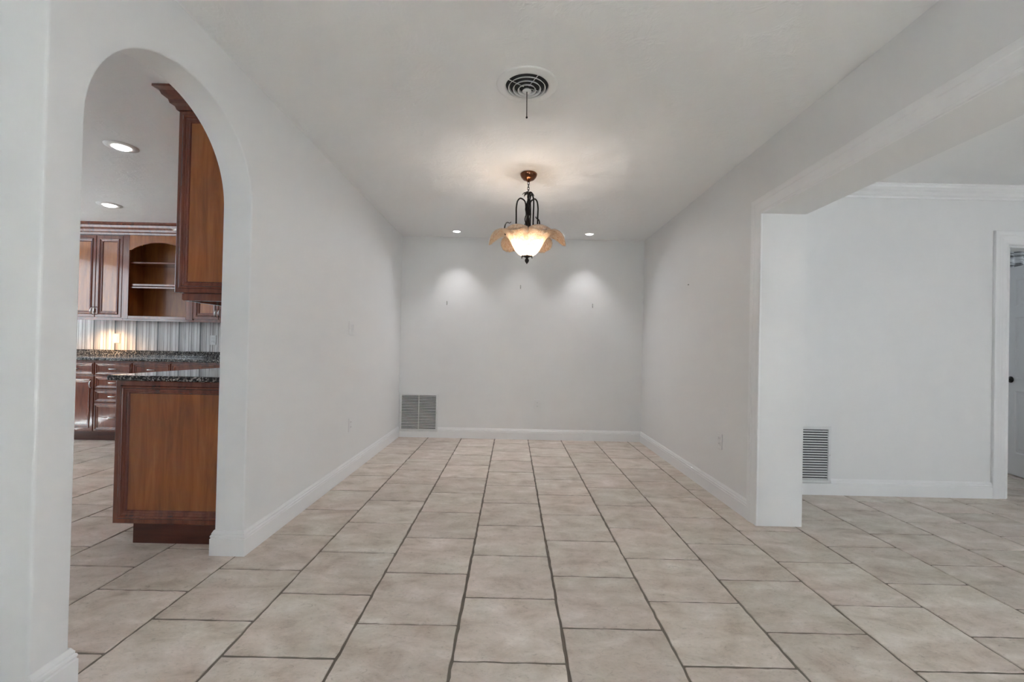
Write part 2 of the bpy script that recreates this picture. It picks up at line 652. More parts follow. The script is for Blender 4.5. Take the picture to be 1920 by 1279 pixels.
struct(wl.build('wall_left', 'wall', bevel=0.007, bseg=3, edges=bull), 'white plaster wall pierced by a tall round-headed archway')
struct(MB().box(XKL - 0.15, XK, YN, Y0, 0, ZC).build('wall_kitchen_near', 'wall'))
struct(MB().box(XL - 0.02, XP, YB, YB + 0.14, 0, ZC).build('wall_back', 'wall'), 'plain white end wall of the dining room')
WKB = struct(MB().box(XKL - 0.15, XL - 0.02, YB, YB + 0.14, 0, ZC).build('wall_kitchen_back', 'wall'))
rp = [(YF, ZS), (YP, ZS), (YP, 0), (YB, 0), (YB, ZC), (YF, ZC)]
struct(MB().prism(rp, 0, XR, XP).build('wall_right', 'wall'), 'white wall ending in a pier with a long header over the wide opening')
lb = MB()
lb.prism([(XP, 0), (DX0, 0), (DX0, DZ), (DX1, DZ), (DX1, 0), (XE, 0), (XE, ZC), (XP, ZC)], 1, YR, YR + 0.12)
struct(lb.build('wall_living_back', 'wall'), 'white living room wall beside the six-panel door')


def wall_with_hole(name, axis, a, b, s0, s1, h0, h1, z0, z1):
    mb = MB()
    def bx(u0, u1, w0, w1):
        if axis == 1:
            mb.box(u0, u1, a, b, w0, w1)
        else:
            mb.box(a, b, u0, u1, w0, w1)
    for (p0, p1) in [(s0, h0[0])] + [(h0[i + 1], h0[i + 2]) for i in range(0, len(h0) - 2, 2)] + [(h0[-1], s1)]:
        bx(p0, p1, 0, ZC)
    for i in range(0, len(h0), 2):
        if z0 > 0:
            bx(h0[i], h0[i + 1], 0, z0)
        bx(h0[i], h0[i + 1], z1, ZC)
    return struct(mb.build(name, 'wall'))


wall_with_hole('wall_front', 1, YF - 0.14, YF, -4.6, XE, [-0.9, 1.5], 0, 0.35, 2.25)
wall_with_hole('wall_living_side', 0, XE, XE + 0.14, YF - 0.14, YR + 0.12, [-3.2, -0.6], 0, 0.5, 2.2)
struct(MB().box(-4.74, -4.6, YF - 0.14, YN, 0, ZC).build('wall_entry_side', 'wall'))
wall_with_hole('wall_kitchen_side', 0, XKL - 0.15, XKL, Y0, YB, [1.75, 4.45], 0, 0.98, 2.28)
struct(MB().box(3.68, 3.80, YR + 0.12, 5.42, 0, ZC).build('wall_bath_side', 'wall'))
struct(MB().box(3.68, 6.3, 5.30, 5.42, 0, ZC).build('wall_bath_back', 'wall'))
wall_with_hole('wall_bath_end', 0, 6.3, 6.42, YR + 0.12, 5.42, [4.15, 5.05], 0, 1.15, 2.05)


def window(n, axis, pos, u0, u1, z0, z1, bars):
    """frame, mullions and panes set into a wall opening"""
    mb = MB()
    def bx(m, a0, a1, c0, c1, d):
        if axis == 1:
            m.box(a0, a1, pos - d, pos + d, c0, c1)
        else:
            m.box(pos - d, pos + d, a0, a1, c0, c1)
    f = 0.05
    bx(mb, u0, u0 + f, z0, z1, .03)
    bx(mb, u1 - f, u1, z0, z1, .03)
    bx(mb, u0 + f, u1 - f, z0, z0 + f, .03)
    bx(mb, u0 + f, u1 - f, z1 - f, z1, .03)
    w = struct(mb.build('window_%d' % n, 'trim'), 'white framed window')
    for i in range(1, bars + 1):
        c = u0 + (u1 - u0) * i / (bars + 1)
        q = MB()
        bx(q, c - .02, c + .02, z0 + f, z1 - f, .025)
        q.build('mullion', 'trim', w)
    for i in range(bars + 1):
        a = u0 + (u1 - u0) * i / (bars + 1) + .03
        b = u0 + (u1 - u0) * (i + 1) / (bars + 1) - .03
        q = MB()
        bx(q, a, b, z0 + f, z1 - f, .003)
        q.build('window_pane', 'glass', w)
    return w


window(1, 1, YF - 0.07, -0.9, 1.5, 0.35, 2.25, 2)
window(2, 0, XE + 0.07, -3.2, -0.6, 0.5, 2.2, 2)
window(3, 0, XKL - 0.08, 1.75, 4.45, 0.98, 2.28, 2)
window(4, 0, 6.36, 4.15, 5.05, 1.15, 2.05, 0)

# ------------------------------------------------------------------ baseboards, casings, crown
BB = [(0, 0), (.016, 0), (.016, .086), (.013, .0885), (.013, .0935), (.0155, .097), (.0135, .104), (.010, .107), (.0105, .113), (.006, .121), (.003, .127), (0, .127)]


def baseboard(name, pts, normal_left, label=None, h=1.0):
    """profile swept along floor points; mitred at the corners"""
    P = [Vector((x, y)) for x, y in pts]
    frames = []
    n = len(P)
    def nrm(a, b):
        d = (b - a).normalized()
        return Vector((-d.y, d.x)) if normal_left else Vector((d.y, -d.x))
    for i in range(n):
        if i == 0:
            off = nrm(P[0], P[1])
        elif i == n - 1:
            off = nrm(P[-2], P[-1])
        else:
            a, b = nrm(P[i - 1], P[i]), nrm(P[i], P[i + 1])
            off = (a + b) / (1 + a.dot(b))
        frames.append((P[i], off))
    mb = MB()
    mb.sweep(BB, [lambda u, w, p=p, o=o: (p.x + o.x * u, p.y + o.y * u, w * h) for p, o in frames])
    return struct(mb.build(name, 'trim'), label)


baseboard('baseboard_left', [(XK, 2.43), (XK, Y1), (XL, Y1), (XL, YB)], False, 'white moulded baseboard wrapping the arch jamb and left wall')
baseboard('baseboard_arch', [(XL, YN), (XL, Y0), (XK, Y0)], False, 'white baseboard on the near jamb of the archway')
VX0, VX1 = -1.361, -0.893
baseboard('baseboard_back', [(VX1 + .002, YB), (XR, YB)], False, 'white baseboard along the end wall')
struct(MB().box(XL + .017, VX1 + .001, YB - .016, YB, 0, .069).build('trim_5', 'trim'))
baseboard('baseboard_right', [(XR, YB), (XR, YP + 0.112)], False, 'white baseboard along the right wall')
baseboard('baseboard_living', [(2.548, YR), (3.826, YR)], False, 'white baseboard on the living room wall')
struct(MB().box(XP, 2.548, YR - .016, YR, 0, .092).build('trim_6', 'trim'))

CAS = [(0, 0), (0, .010), (.004, .013), (.014, .013), (.018, .011), (.040, .012), (.056, .015), (.070, .016), (.074, .019), (.092, .021), (.104, .021), (.108, .018), (.110, 0)]
# casing on the dining side of the wide opening: up the pier and along the header
fr = [lambda u, w: (XR - w, YP + u, 0.0), lambda u, w: (XR - w, YP + u, ZS + u), lambda u, w: (XR - w, YF + .001, ZS + u)]
struct(MB().sweep(CAS, fr).build('trim_1', 'trim'), 'white moulded casing framing the wide opening')
# door casing on the living room side and the jamb liner
fr = [lambda u, w: (DX0 - .012 - u, YR - w, 0.0), lambda u, w: (DX0 - .012 - u, YR - w, DZ + .012 + u), lambda u, w: (DX1 + .012 + u, YR - w, DZ + .012 + u), lambda u, w: (DX1 + .012 + u, YR - w, 0.0)]
struct(MB().sweep([(a * 1.05, b) for a, b in CAS], fr).build('trim_2', 'trim'), 'white door casing around the doorway')
jb = MB()
jb.box(DX0 - .012, DX0 + .006, YR - .001, YR + .121, 0, DZ)
jb.box(DX1 - .006, DX1 + .012, YR - .001, YR + .121, 0, DZ)
jb.box(DX0 - .012, DX1 + .012, YR - .001, YR + .121, DZ - .006, DZ + .012)
jb.box(DX0 + .006, DX0 + .016, YR + .045, YR + .08, 0, DZ - .006)
struct(jb.build('trim_3', 'trim'), 'white door jamb')
CR = [(0, 0), (.012, 0), (.016, .012), (.030, .022), (.040, .040), (.058, .052), (.070, .068), (.074, .085), (.082, .088), (.082, .096), (0, .096)]
fr = [lambda u, w: (XP, YR - u, ZC - .096 + w), lambda u, w: (XE, YR - u, ZC - .096 + w)]
struct(MB().sweep(CR, fr).build('trim_4', 'trim'), 'white crown moulding at the living room ceiling')

# ------------------------------------------------------------------ six-panel door
hx, hy = DX1 - 0.008, YR + 0.124
ang = math.atan2(4.318 - hy, 4.806 - hx)
dw, dh, dt = 0.70, 1.985, 0.035
door = bpy.data.objects.new('door_1', None)
scn.collection.objects.link(door)
door.location = (hx, hy, 0.008)
door.rotation_euler = (0, 0, ang)
struct(door, 'white six-panel door standing open')
# leaf in local x (0 hinge .. dw), faces at y=0 (towards the left/camera side) and y=-dt
panels = []
st, mid = 0.105, 0.10
pw = (dw - 2 * st - mid) / 2
for (z0, z1) in [(0.21, 0.80), (0.92, 1.50), (1.61, 1.86)]:
    for x0 in (st, st + pw + mid):
        panels.append((x0, x0 + pw, z0, z1))
lm = MB()
xs = [0, st, st + pw, st + pw + mid, dw - st, dw]
zs = [0, .21, .80, .92, 1.50, 1.61, 1.86, dh]
for i in range(5):
    for j in range(7):
        if i in (1, 3) and j in (1, 3, 5):
            continue
        lm.box(xs[i], xs[i + 1], -dt, 0, zs[j], zs[j + 1])
lm.build('door_leaf', 'trim', door)
for x0, x1, z0, z1 in panels:
    pm = MB()
    lp = [(0, 0.0), (.010, .009), (.030, .009), (.050, .003)]
    pm.rings(x0, x1, z0, z1, -dt, lp, True)
    q = MB().rings(x0, x1, z0, z1, 0, lp, True)
    pm.add([(x, -y, z) for x, y, z in q.v], [tuple(reversed(f)) for f in q.f])
    pm.build('door_panel', 'trim', door)
kb = MB()
for s in (1, -1):
    c = [(0.0, 0.0), (.030, 0.0), (.031, .005), (.012, .008), (.010, .030), (.020, .036), (.027, .046), (.026, .058), (.014, .066), (0.0, .067)]
    q = MB().lathe(c, 20)
    off = 0.0 if s == 1 else -dt
    kb.add([(dw - .065 + x, off + s * z, .905 + y) for x, y, z in q.v], q.f, True)
kb.build('door_handle', 'black', door)['label'] = 'dark bronze round door knob'

# things in the room beyond the door
cb = thing('white_cabinet', 'low white cabinet glimpsed beside the edge of the open door', 'cabinet', (5.75, 4.98, 0))
MB().box(-.28, .28, -.20, .22, .085, .735).build('cabinet_body', 'plastic', cb, 0.004)
MB().box(-.30, .30, -.225, .24, .736, .765).build('cabinet_top', 'plastic', cb, 0.004)
MB().box(-.26, .26, -.15, .20, 0, .084).build('plinth', 'ductmid', cb)
for x0 in (-.275, .003):
    d = MB().rings(x0, x0 + .272, .10, .72, -.215, [(0, .014), (0, 0), (.04, 0), (.046, .006)], True).build('door', 'plastic', cb)
    MB().tube([(x0 + (.25 if x0 < 0 else .022), -.235, .46), (x0 + (.25 if x0 < 0 else .022), -.235, .56)], .005).build('handle', 'nickel', d)
vl = MB()
prof = []
for i in range(61):
    t = i / 60
    prof.append((t * 1.25, 0.022 * math.sin(t * 60) + 0.01 * math.sin(t * 23)))
vs, fs = [], []
rows = [(0.0, 1.0), (.35, .9), (.7, 1.1), (1.0, 1.35)]
for zz, amp in rows:
    for x, y in prof:
        vs.append((x, y * amp - .03, -.27 * zz - (.02 * math.sin(x * 18) if zz == 1 else 0)))
n = len(prof)
for j in range(3):
    for i in range(n - 1):
        fs.append((j * n + i, j * n + i + 1, (j + 1) * n + i + 1, (j + 1) * n + i))
vl.add(vs, fs, True)
vm, nt, b = new_mat('streaked_grey_fabric')
g = node(nt, 'ShaderNodeNewGeometry')
mp = node(nt, 'ShaderNodeMapping')
mp.inputs['Scale'].default_value = (2.2, 2.2, 26)
link(nt, g.outputs['Position'], mp.inputs['Vector'])
nn = node(nt, 'ShaderNodeTexNoise', Scale=2.0, Detail=4.0, Distortion=0.8)
link(nt, mp.outputs[0], nn.inputs['Vector'])
rr = ramp(nt, [(0.36, (0.02, 0.02, 0.02)), (0.46, (0.22, 0.22, 0.22)), (0.56, (0.5, 0.5, 0.5))])
link(nt, nn.outputs['Fac'], rr.inputs['Fac'])
link(nt, rr.outputs['Color'], b.inputs['Base Color'])
b.inputs['Roughness'].default_value = 0.9
vt = thing('valance', 'grey dark-streaked gathered valance seen above the open door', 'valance', (5.02, 5.12, 2.36))
vo = vl.build('fabric', vm, vt)
sm = vo.modifiers.new('thickness', 'SOLIDIFY')
sm.thickness = 0.004
MB().tube([(-.05, -.03, .005), (1.27, -.03, .005)], .010).build('rod', 'nickel', vt)
for x in (-.03, 1.25):
    MB().box(x - .01, x + .01, -.03, .18, -.005, .015).build('bracket', 'nickel', vt)


# ------------------------------------------------------------------ air grilles and wall plates
def grille(label, x0, x1, z0, z1, y, nslat, mull, pitch):
    g = thing('return_air_grille', label, 'air grille', ((x0 + x1) / 2, y, z0), 0)
    w, h = x1 - x0, z1 - z0
    b = 0.024
    fm = MB()
    fm.rings(-w / 2, w / 2, 0, h, -.014, [(0, .014), (0, .004), (.004, 0), (b - .003, 0), (b, .003), (b, .013)])
    fm.build('frame', 'grille', g)
    MB().box(-w / 2 + b, w / 2 - b, -.0035, -.0005, b, h - b).build('backing', 'duct', g)
    sm_ = MB()
    dz, dy = pitch * 0.40, 0.009
    sm_.add([(-w / 2 + b, -.0125, 0), (w / 2 - b, -.0125, 0), (w / 2 - b, -.0125 + dy, dz), (-w / 2 + b, -.0125 + dy, dz),
             (-w / 2 + b, -.0125, .0018), (w / 2 - b, -.0125, .0018), (w / 2 - b, -.0125 + dy, dz + .0018), (-w / 2 + b, -.0125 + dy, dz + .0018)],
            [(0, 3, 2, 1), (4, 5, 6, 7), (0, 1, 5, 4), (1, 2, 6, 5), (2, 3, 7, 6), (3, 0, 4, 7)])
    me = sm_.mesh('slat', 'grille')
    n = nslat
    step = (h - 2 * b) / n
    for i in range(n):
        obj('slat', me, g, (0, 0, b + step * (i + 0.15)))
    if mull:
        MB().box(-.003, .003, -.0140, -.0035, b, h - b).build('mullion', 'grille', g)
    for sx in (-1, 1):
        MB().lathe([(0, .0155), (.004, .015), (.0045, .0138)], 10).build('screw', 'nickel', g, loc=(sx * (w / 2 - .012), 0, h / 2)).rotation_euler = (PI / 2, 0, 0)
    return g


grille('white louvred return air grille low in the corner of the end wall', VX0, VX1, 0.070, 0.535, YB, 22, True, .019)
grille('white louvred return air grille partly hidden behind the pier', 2.085, 2.546, 0.094, 0.540, YR, 20, False, .019)


def outlet(label, loc, rotz):
    t = thing('wall_outlet', label, 'outlet', loc, rotz)
    MB().rings(-.036, .036, -.058, .058, -.006, [(0, .006), (0, .002), (.003, 0)], True).build('plate', 'plastic', t)
    for s in (-1, 1):
        r = MB().box(-.017, .017, -.0085, -.0055, s * .021 - .014, s * .021 + .014).build('receptacle', 'plastic', t, 0.003)
        MB().box(-.0075, -.0055, -.0090, -.0080, s * .021 - .002, s * .021 + .007).box(.0055, .0075, -.0090, -.0080, s * .021 - .002, s * .021 + .007).build('slot', 'slot', r)
    MB().lathe([(0, .008), (.003, .0075), (.0032, .006)], 8).build('screw', 'plastic', t).rotation_euler = (PI / 2, 0, 0)
    return t


outlet('white duplex outlet on the end wall below the chandelier', (0.323, YB, 0.430), 0)
outlet('white duplex outlet low on the long left wall', (XL, 3.845, 0.424), PI / 2)
outlet('white duplex outlet low on the right wall near the pier', (XR, 3.42, 0.434), -PI / 2)


def switch(label, loc, rotz, gang):
    t = thing('light_switch', label, 'light switch', loc, rotz)
    w = .036 if gang == 1 else .058
    MB().rings(-w, w, -.058, .058, -.006, [(0, .006), (0, .002), (.003, 0)], True).build('plate', 'plastic', t)
    for i in range(gang):
        c = 0 if gang == 1 else (-.023 + .046 * i)
        MB().add([(c - .016, -.0065, -.032), (c + .016, -.0065, -.032), (c + .016, -.0065, .032), (c - .016, -.0065, .032),
                  (c - .016, -.0072, -.032), (c + .016, -.0072, -.032), (c + .016, -.0115, .032), (c - .016, -.0115, .032)],
                 [(0, 1, 2, 3), (7, 6, 5, 4), (0, 4, 5, 1), (1, 5, 6, 2), (2, 6, 7, 3), (3, 7, 4, 0)]).build('rocker', 'plastic', t)
    return t


switch('white double rocker switch at mid height on the long left wall', (XL, 3.83, 1.25), PI / 2, 2)


def hook(label, loc, rotz):
    t = thing('picture_hook', label, 'picture hook', loc, rotz)
    MB().box(-.005, .005, -.0015, 0, -.012, .022).build('plate', 'nickel', t)
    MB().tube(smooth_path([(0, -.001, -.010), (0, -.006, -.020), (0, -.013, -.018), (0, -.015, -.008)], 4), .0018, 6).build('hook', 'iron', t)
    MB().tube([(0, .0, .020), (0, -.012, .026)], .0022, 6).build('nail', 'iron', t)
    return t


hook('small picture hook on the end wall under the left wall-washer', (-0.812, YB, 1.648), 0)
hook('small picture hook high on the end wall below the chandelier', (0.088, YB, 1.864), 0)
hook('small picture hook on the end wall under the right wall-washer', (0.978, YB, 1.653), 0)
nl = thing('nail', 'tiny dark nail head alone on the right wall', 'nail', (XR, 4.079, 1.724), -PI / 2)
MB().lathe([(0, .010), (.005, .009), (.005, .006), (.002, .005), (.002, 0)], 10).build('nail_head', 'iron', nl).rotation_euler = (PI / 2, 0, 0)

# ------------------------------------------------------------------ round ceiling diffuser
df = thing('ceiling_diffuser', 'round white ceiling air diffuser with concentric rings and pull rod', 'air vent', (0.048, 2.30, ZC))
MB().lathe([(.158, 0), (.157, -.004), (.150, -.007), (.125, -.010), (.114, -.012), (.110, -.009), (.110, -.001)], 64).build('flange', 'vent', df)
MB().lathe([(0, -.0012), (.110, -.0012)], 48).build('duct_backing', 'duct', df)
for r0, r1, z0, z1 in [(.089, .097, -.020, -.010), (.064, .073, -.026, -.014), (.038, .048, -.031, -.018)]:
    MB().lathe([(r0, z1), (r0 + .001, z1), (r1, z0 + .0015), (r1, z0), (r1 - .002, z0), (r0, z1)], 48).build('diffuser_ring', 'vent', df)
MB().lathe([(0, -.020), (.012, -.021), (.024, -.033), (.024, -.035), (.0, -.037)], 32).build('diffuser_cone', 'vent', df)
for a in (0.5, 2.1, 3.7, 5.2):
    MB().tube([(.02 * math.cos(a), .02 * math.sin(a), -.016), (.112 * math.cos(a), .112 * math.sin(a), -.010)], .002, 6).build('spoke', 'vent', df)
rod = MB().tube([(0, 0, -.03), (0.002, 0, -.165)], .0022, 8).build('pull_rod', 'iron', df)
MB().lathe([(0, -.176), (.005, -.172), (.005, -.166), (0, -.162)], 10, (0.002, 0, 0)).build('knob', 'iron', rod)


# ------------------------------------------------------------------ recessed lights
def downlight(name, label, x, y, r, lens, power, col, spot, blend, radius=0.04, tilt=0.0, flange=0.018, group=None, drop=0.004):
    t = thing(name, label, 'ceiling light', (x, y, ZC), 0, group)
    MB().lathe([(r + flange, 0), (r + flange - .001, -.004), (r + .004, -.008), (r, -.006), (r - .002, -.001)], 40).build('trim_ring', 'vent', t)
    MB().lathe([(r - .002, -.0015), (r * .8, -.0015 - drop), (r * .4, -.0015 - drop * 1.5), (0, -.0015 - drop * 1.6)], 32).build('lens', lens, t)
    lamp('lamp_light', 'SPOT', (0, 0, -.03), power, col, t, radius, spot, blend, (tilt, 0, 0))
    return t


WARM = (1.0, 0.90, 0.78)
for x, y, l in [(-0.675, 5.222, 'left'), (0.10, 5.215, 'middle'), (0.876, 5.220, 'right')]:
    lab = {'left': 'small recessed wall-washer light in the ceiling left of the chandelier',
           'middle': 'small recessed wall-washer light hidden behind the chandelier',
           'right': 'small recessed wall-washer light in the ceiling right of the chandelier'}[l]
    t = downlight('recessed_light', lab, x, y, .044, 'lens_warm', 8 if l != 'middle' else 3, (.98, .99, 1.0), math.radians(84), 0.75, .018, 0.0, .014, 'wall-washers by the end wall')
    lamp('room_fill_spot', 'SPOT', (0, 0, -.032), 10, (.96, .98, 1.0), t, .03, math.radians(130), 1.0, (-.55, 0, 0))  # added second spot, tilted into the room to brighten floor and right wall
downlight('recessed_light', 'large round recessed light nearest the kitchen arch', -2.776, 3.136, .055, 'lens', 6, (1, .97, .92), math.radians(150), 0.8, .05, 0, .044, 'kitchen ceiling lights', 0.014)
downlight('recessed_light', 'large round recessed light over the far kitchen cabinets', -4.077, 4.49, .058, 'lens', 6, (1, .97, .92), math.radians(150), 0.8, .05, 0, .046, 'kitchen ceiling lights', 0.014)
# ------------------------------------------------------------------ chandelier
CX, CY = 0.100, 3.462
ch = thing('chandelier', 'dark bronze chandelier with an amber glass lily-shaped shade', 'chandelier', (CX, CY, 0))
MB().lathe([(0, ZC), (.060, ZC), (.066, ZC - .006), (.065, ZC - .016), (.056, ZC - .034), (.040, ZC - .050), (.018, ZC - .058), (.010, ZC - .066), (0, ZC - .068)], 36).build('canopy', 'copper', ch)
z = ZC - .064
for i in range(5):
    a = PI / 2 * (i % 2) + 0.3
    pts = [(0.0075 * math.cos(t) * math.cos(a), 0.0075 * math.cos(t) * math.sin(a), z - .0125 + .0145 * math.sin(t)) for t in [2 * PI * k / 14 for k in range(15)]]
    MB().tube(pts, .0022, 6, False).build('chain_link', 'iron', ch)
    z -= .0205
# centre column, twisted vines
sb = MB()
sb.lathe([(0, 2.305), (.008, 2.300), (.010, 2.285), (.007, 2.27), (.009, 2.24), (.012, 2.20), (.010, 2.14), (.016, 2.09), (.020, 2.05), (.014, 1.99), (.008, 1.93), (.006, 1.82)], 14)
sb.build('stem', 'iron', ch)
for k in range(3):
    pts = []
    for i in range(31):
        t = i / 30
        a = k * 2 * PI / 3 + t * 4.5
        r = .010 + .010 * math.sin(t * PI) + .004 * t
        pts.append((r * math.cos(a), r * math.sin(a), 2.25 - .21 * t))
    MB().tube(pts, lambda t: .0052 - .001 * t, 7).build('vine', 'iron', ch)
# leaf crown under the chain
for k in range(6):
    a = k * PI / 3 + 0.2
    ca, sa = math.cos(a), math.sin(a)
    vs, fs = [], []
    for i in range(7):
        t = i / 6
        r = .006 + .042 * t
        zz = 2.305 + .016 * math.sin(t * 2.6) - .016 * t * t
        w = .0105 * math.sin(PI * min(1, t * .92 + .08)) + .001
        for s in (-1, 0, 1):
            vs.append((r * ca - s * w * sa, r * sa + s * w * ca, zz + (.003 if s == 0 else 0)))
    for i in range(6):
        for s in (0, 1):
            fs.append((i * 3 + s, i * 3 + s + 1, i * 3 + s + 4, i * 3 + s + 3))
    o = MB().add(vs, fs, True).build('crown_leaf', 'iron', ch)
    o.modifiers.new('thickness', 'SOLIDIFY').thickness = .003
# hooped arms
for az, h, rr_ in [(180, 2.272, .088), (-32, 2.295, .048), (4, 2.270, .076), (75, 2.282, .085)]:
    a = math.radians(az)
    ca, sa = math.cos(a), math.sin(a)
    prof = [(.012, 2.14), (.016, 2.20), (.26 * rr_, 2.245), (.45 * rr_, h - .008), (.70 * rr_, h), (.93 * rr_, h - .022), (1.0 * rr_ + .002, h - .07), (1.02 * rr_, 2.14), (1.0 * rr_, 2.02), (.9 * rr_, 1.97)]
    MB().tube(smooth_path([(r * ca, r * sa, zz) for r, zz in prof], 5), .0058, 8).build('arm', 'iron', ch)
# curling tendrils over the rim
for az, pts in [(180, [(.17, 1.985), (.178, 2.03), (.172, 2.066), (.155, 2.083), (.140, 2.078), (.128, 2.088)]),
                (-5, [(.085, 2.02), (.092, 2.075), (.085, 2.105), (.068, 2.118), (.060, 2.130)]),
                (20, [(.10, 2.02), (.115, 2.055), (.130, 2.062), (.142, 2.052), (.140, 2.044)]),
                (100, [(.11, 2.02), (.12, 2.07), (.11, 2.10), (.09, 2.105)])]:
    a = math.radians(az)
    MB().tube(smooth_path([(r * math.cos(a), r * math.sin(a), zz) for r, zz in pts], 5), lambda t: .0062 - .0032 * t, 7).build('tendril', 'iron', ch)
# lily shade: bowl continuing into six curling petals
bowl = [(.018, 1.826), (.045, 1.830), (.068, 1.844), (.090, 1.870), (.108, 1.902), (.124, 1.932), (.138, 1.956)]
pet = [(.138, 1.956), (.158, 1.984), (.180, 2.006), (.204, 2.018), (.230, 2.018), (.254, 2.006), (.274, 1.984), (.288, 1.955), (.296, 1.925), (.298, 1.910)]
petals = [(-44, 32, 0, 1.0, 0.0, 0.0), (32, 90, 60, .98, 0.0, 0.0), (90, 148, 120, .98, 0.0, 0.0), (148, 224, 180, 1.0, 0.0, 0.0),
          (224, 270, 250, .84, -.006, .55), (270, 316, 290, .84, -.006, .55)]   # from, to, tip azimuth, reach, lift, uprightness
SEG = 10
vs, fs = [], []
angs = []
for a0, a1, az, rs, lift, upr in petals:
    angs += [math.radians(a0 + (a1 - a0) * k / SEG) for k in range(SEG)]
cols = len(angs)
for r, zz in bowl:
    for a in angs:
        vs.append((r * math.cos(a), r * math.sin(a), zz))
for j in range(len(bowl) - 1):
    for c in range(cols):
        k = (c + 1) % cols
        fs.append((j * cols + c, j * cols + k, (j + 1) * cols + k, (j + 1) * cols + c))
last = (len(bowl) - 1) * cols
for p, (a0, a1, az, rs, lift, upr) in enumerate(petals):
    prev = None
    for j, (r, zz) in enumerate(pet):
        u = j / (len(pet) - 1)
        wf = max((1 - u ** 2.4) ** 0.62 if u < 1 else 0.0, 0.10)
        rr_ = .138 + (r - .138) * (1 - (1 - rs) * u)
        row = []
        for q in range(SEG + 1):
            t = q / SEG
            if j == 0:
                row.append(last + (p * SEG + q) % cols)
                continue
            ab_ = a0 + (a1 - a0) * t
            a = math.radians(az + (ab_ - az) * wf)
            tt = abs(2 * t - 1)
            z2 = zz + lift * u
            if zz < 2.018 and u > .45:
                z2 = 2.018 + lift * u - (2.018 - zz) * (1 - upr)
            z2 += -.020 * tt * tt * math.sin(PI * min(u * 1.1, 1)) + .006 * math.sin(t * 9 + p) * u * u
            vs.append((rr_ * math.cos(a), rr_ * math.sin(a), z2))
            row.append(len(vs) - 1)
        if prev:
            for q in range(SEG):
                fs.append((prev[q], prev[q + 1], row[q + 1], row[q]))
        prev = row
so = MB().add(vs, fs, True).build('shade', 'shade', ch)
so['label'] = 'amber textured glass shade shaped as a six-petal lily'
so.modifiers.new('thickness', 'SOLIDIFY').thickness = 0.0045
# finial
MB().lathe([(0, 1.827), (.034, 1.825), (.036, 1.821), (.022, 1.817), (.011, 1.811), (.010, 1.805), (.016, 1.797), (.017, 1.787), (.012, 1.777), (.006, 1.769), (0, 1.761)], 18).build('finial', 'iron', ch)
for k in range(6):
    a = k * PI / 3 + .5
    MB().tube(smooth_path([(r * math.cos(a), r * math.sin(a), zz) for r, zz in [(.02, 1.821), (.036, 1.825), (.046, 1.817), (.044, 1.808)]], 4), lambda t: .0055 - .003 * t, 6).build('finial_leaf', 'iron', ch)
for k, az in enumerate((-30, 90, 210)):
    a = math.radians(az)
    bx_, by_ = .052 * math.cos(a), .052 * math.sin(a)
    MB().lathe([(0, 1.914), (.008, 1.917), (.0115, 1.927), (.011, 1.942), (.008, 1.955), (.008, 1.990)], 14, (bx_, by_, 0)).build('bulb', 'bulb', ch)
    lamp('lamp_light', 'POINT', (bx_ * 1.12, by_ * 1.12, 1.904), 1.3, (1.0, 0.97, 0.92), ch, .003)
    MB().lathe([(.011, 1.990), (.012, 1.992), (.012, 2.025), (0, 2.026)], 12, (bx_, by_, 0)).build('socket', 'iron', ch)

# ------------------------------------------------------------------ kitchen cabinets
MOULD = [(0, 0), (.001, -.004), (.004, -.0075), (.008, -.009), (.012, -.0075), (.015, -.003), (.0165, .001), (.022, .002), (.027, .0045), (.030, .0035), (.034, .0035), (.037, .006), (.040, .0115), (.041, .012)]


def loops(stile, t=.019, k=1.0):
    return [(0, t), (0, .003), (.001, .001), (.003, 0)] + [(stile + a * k, d * min(1, k)) for a, d in MOULD]


DL = loops(.032)
DRW = loops(.012, .019, .7)


def pull(parent, x, y, z, vert, half=.05):
    pts = []
    for i in range(13):
        t = -1 + 2 * i / 12
        d = .030 * (1 - abs(t) ** 3.0)
        pts.append((x, y - d, z + t * half) if vert else (x + t * half, y - d, z))
    MB().tube(pts, lambda t: .0042 + .0032 * math.sin(PI * t) ** 2, 8).build('handle', 'nickel', parent)


def cab_door(parent, x0, x1, z0, z1, y, hx=None, hz=None, drawer=False, pm='wood_panel'):
    L = DRW if drawer else DL
    d = MB().rings(x0, x1, z0, z1, y, L).build('drawer' if drawer else 'door', 'wood', parent)
    ins, dep = L[-1]
    MB().box(x0 + ins - .001, x1 - ins + .001, y + dep, y + .0185, z0 + ins - .001, z1 - ins + .001).build('panel', pm if not drawer else 'wood', d)
    if drawer:
        pull(d, (x0 + x1) / 2, y - .001, (z0 + z1) / 2, False, .046)
    elif hx is not None:
        pull(d, hx, y - .001, hz, True, .046)
    return d


def base_unit(label, x0, x1, layout):
    """one floor cabinet of the back run; fronts face -y at y=4.88"""
    x0 += .0008
    x1 -= .0008
    c = thing('base_cabinet', label, 'cabinet', ((x0 + x1) / 2, 5.19, 0))
    w = (x1 - x0) / 2
    yf = 4.90 - 5.19
    MB().box(-w, w, yf, .298, .105, .884).build('body', 'wood', c)
    MB().box(-w, w, yf + .055, yf + .075, 0, .1048).build('toe_kick', 'toe', c)
    for kind, a0, a1, z0, z1 in layout:
        xa, xb = -w + 2 * w * a0 + .004, -w + 2 * w * a1 - .004
        if kind == 'drawer':
            cab_door(c, xa, xb, z0, z1, yf - .020, drawer=True)
        else:
            cab_door(c, xa, xb, z0, z1, yf - .020, xb - .016 if kind == 'doorR' else xa + .016, z1 - .09, pm='wood')
    return c


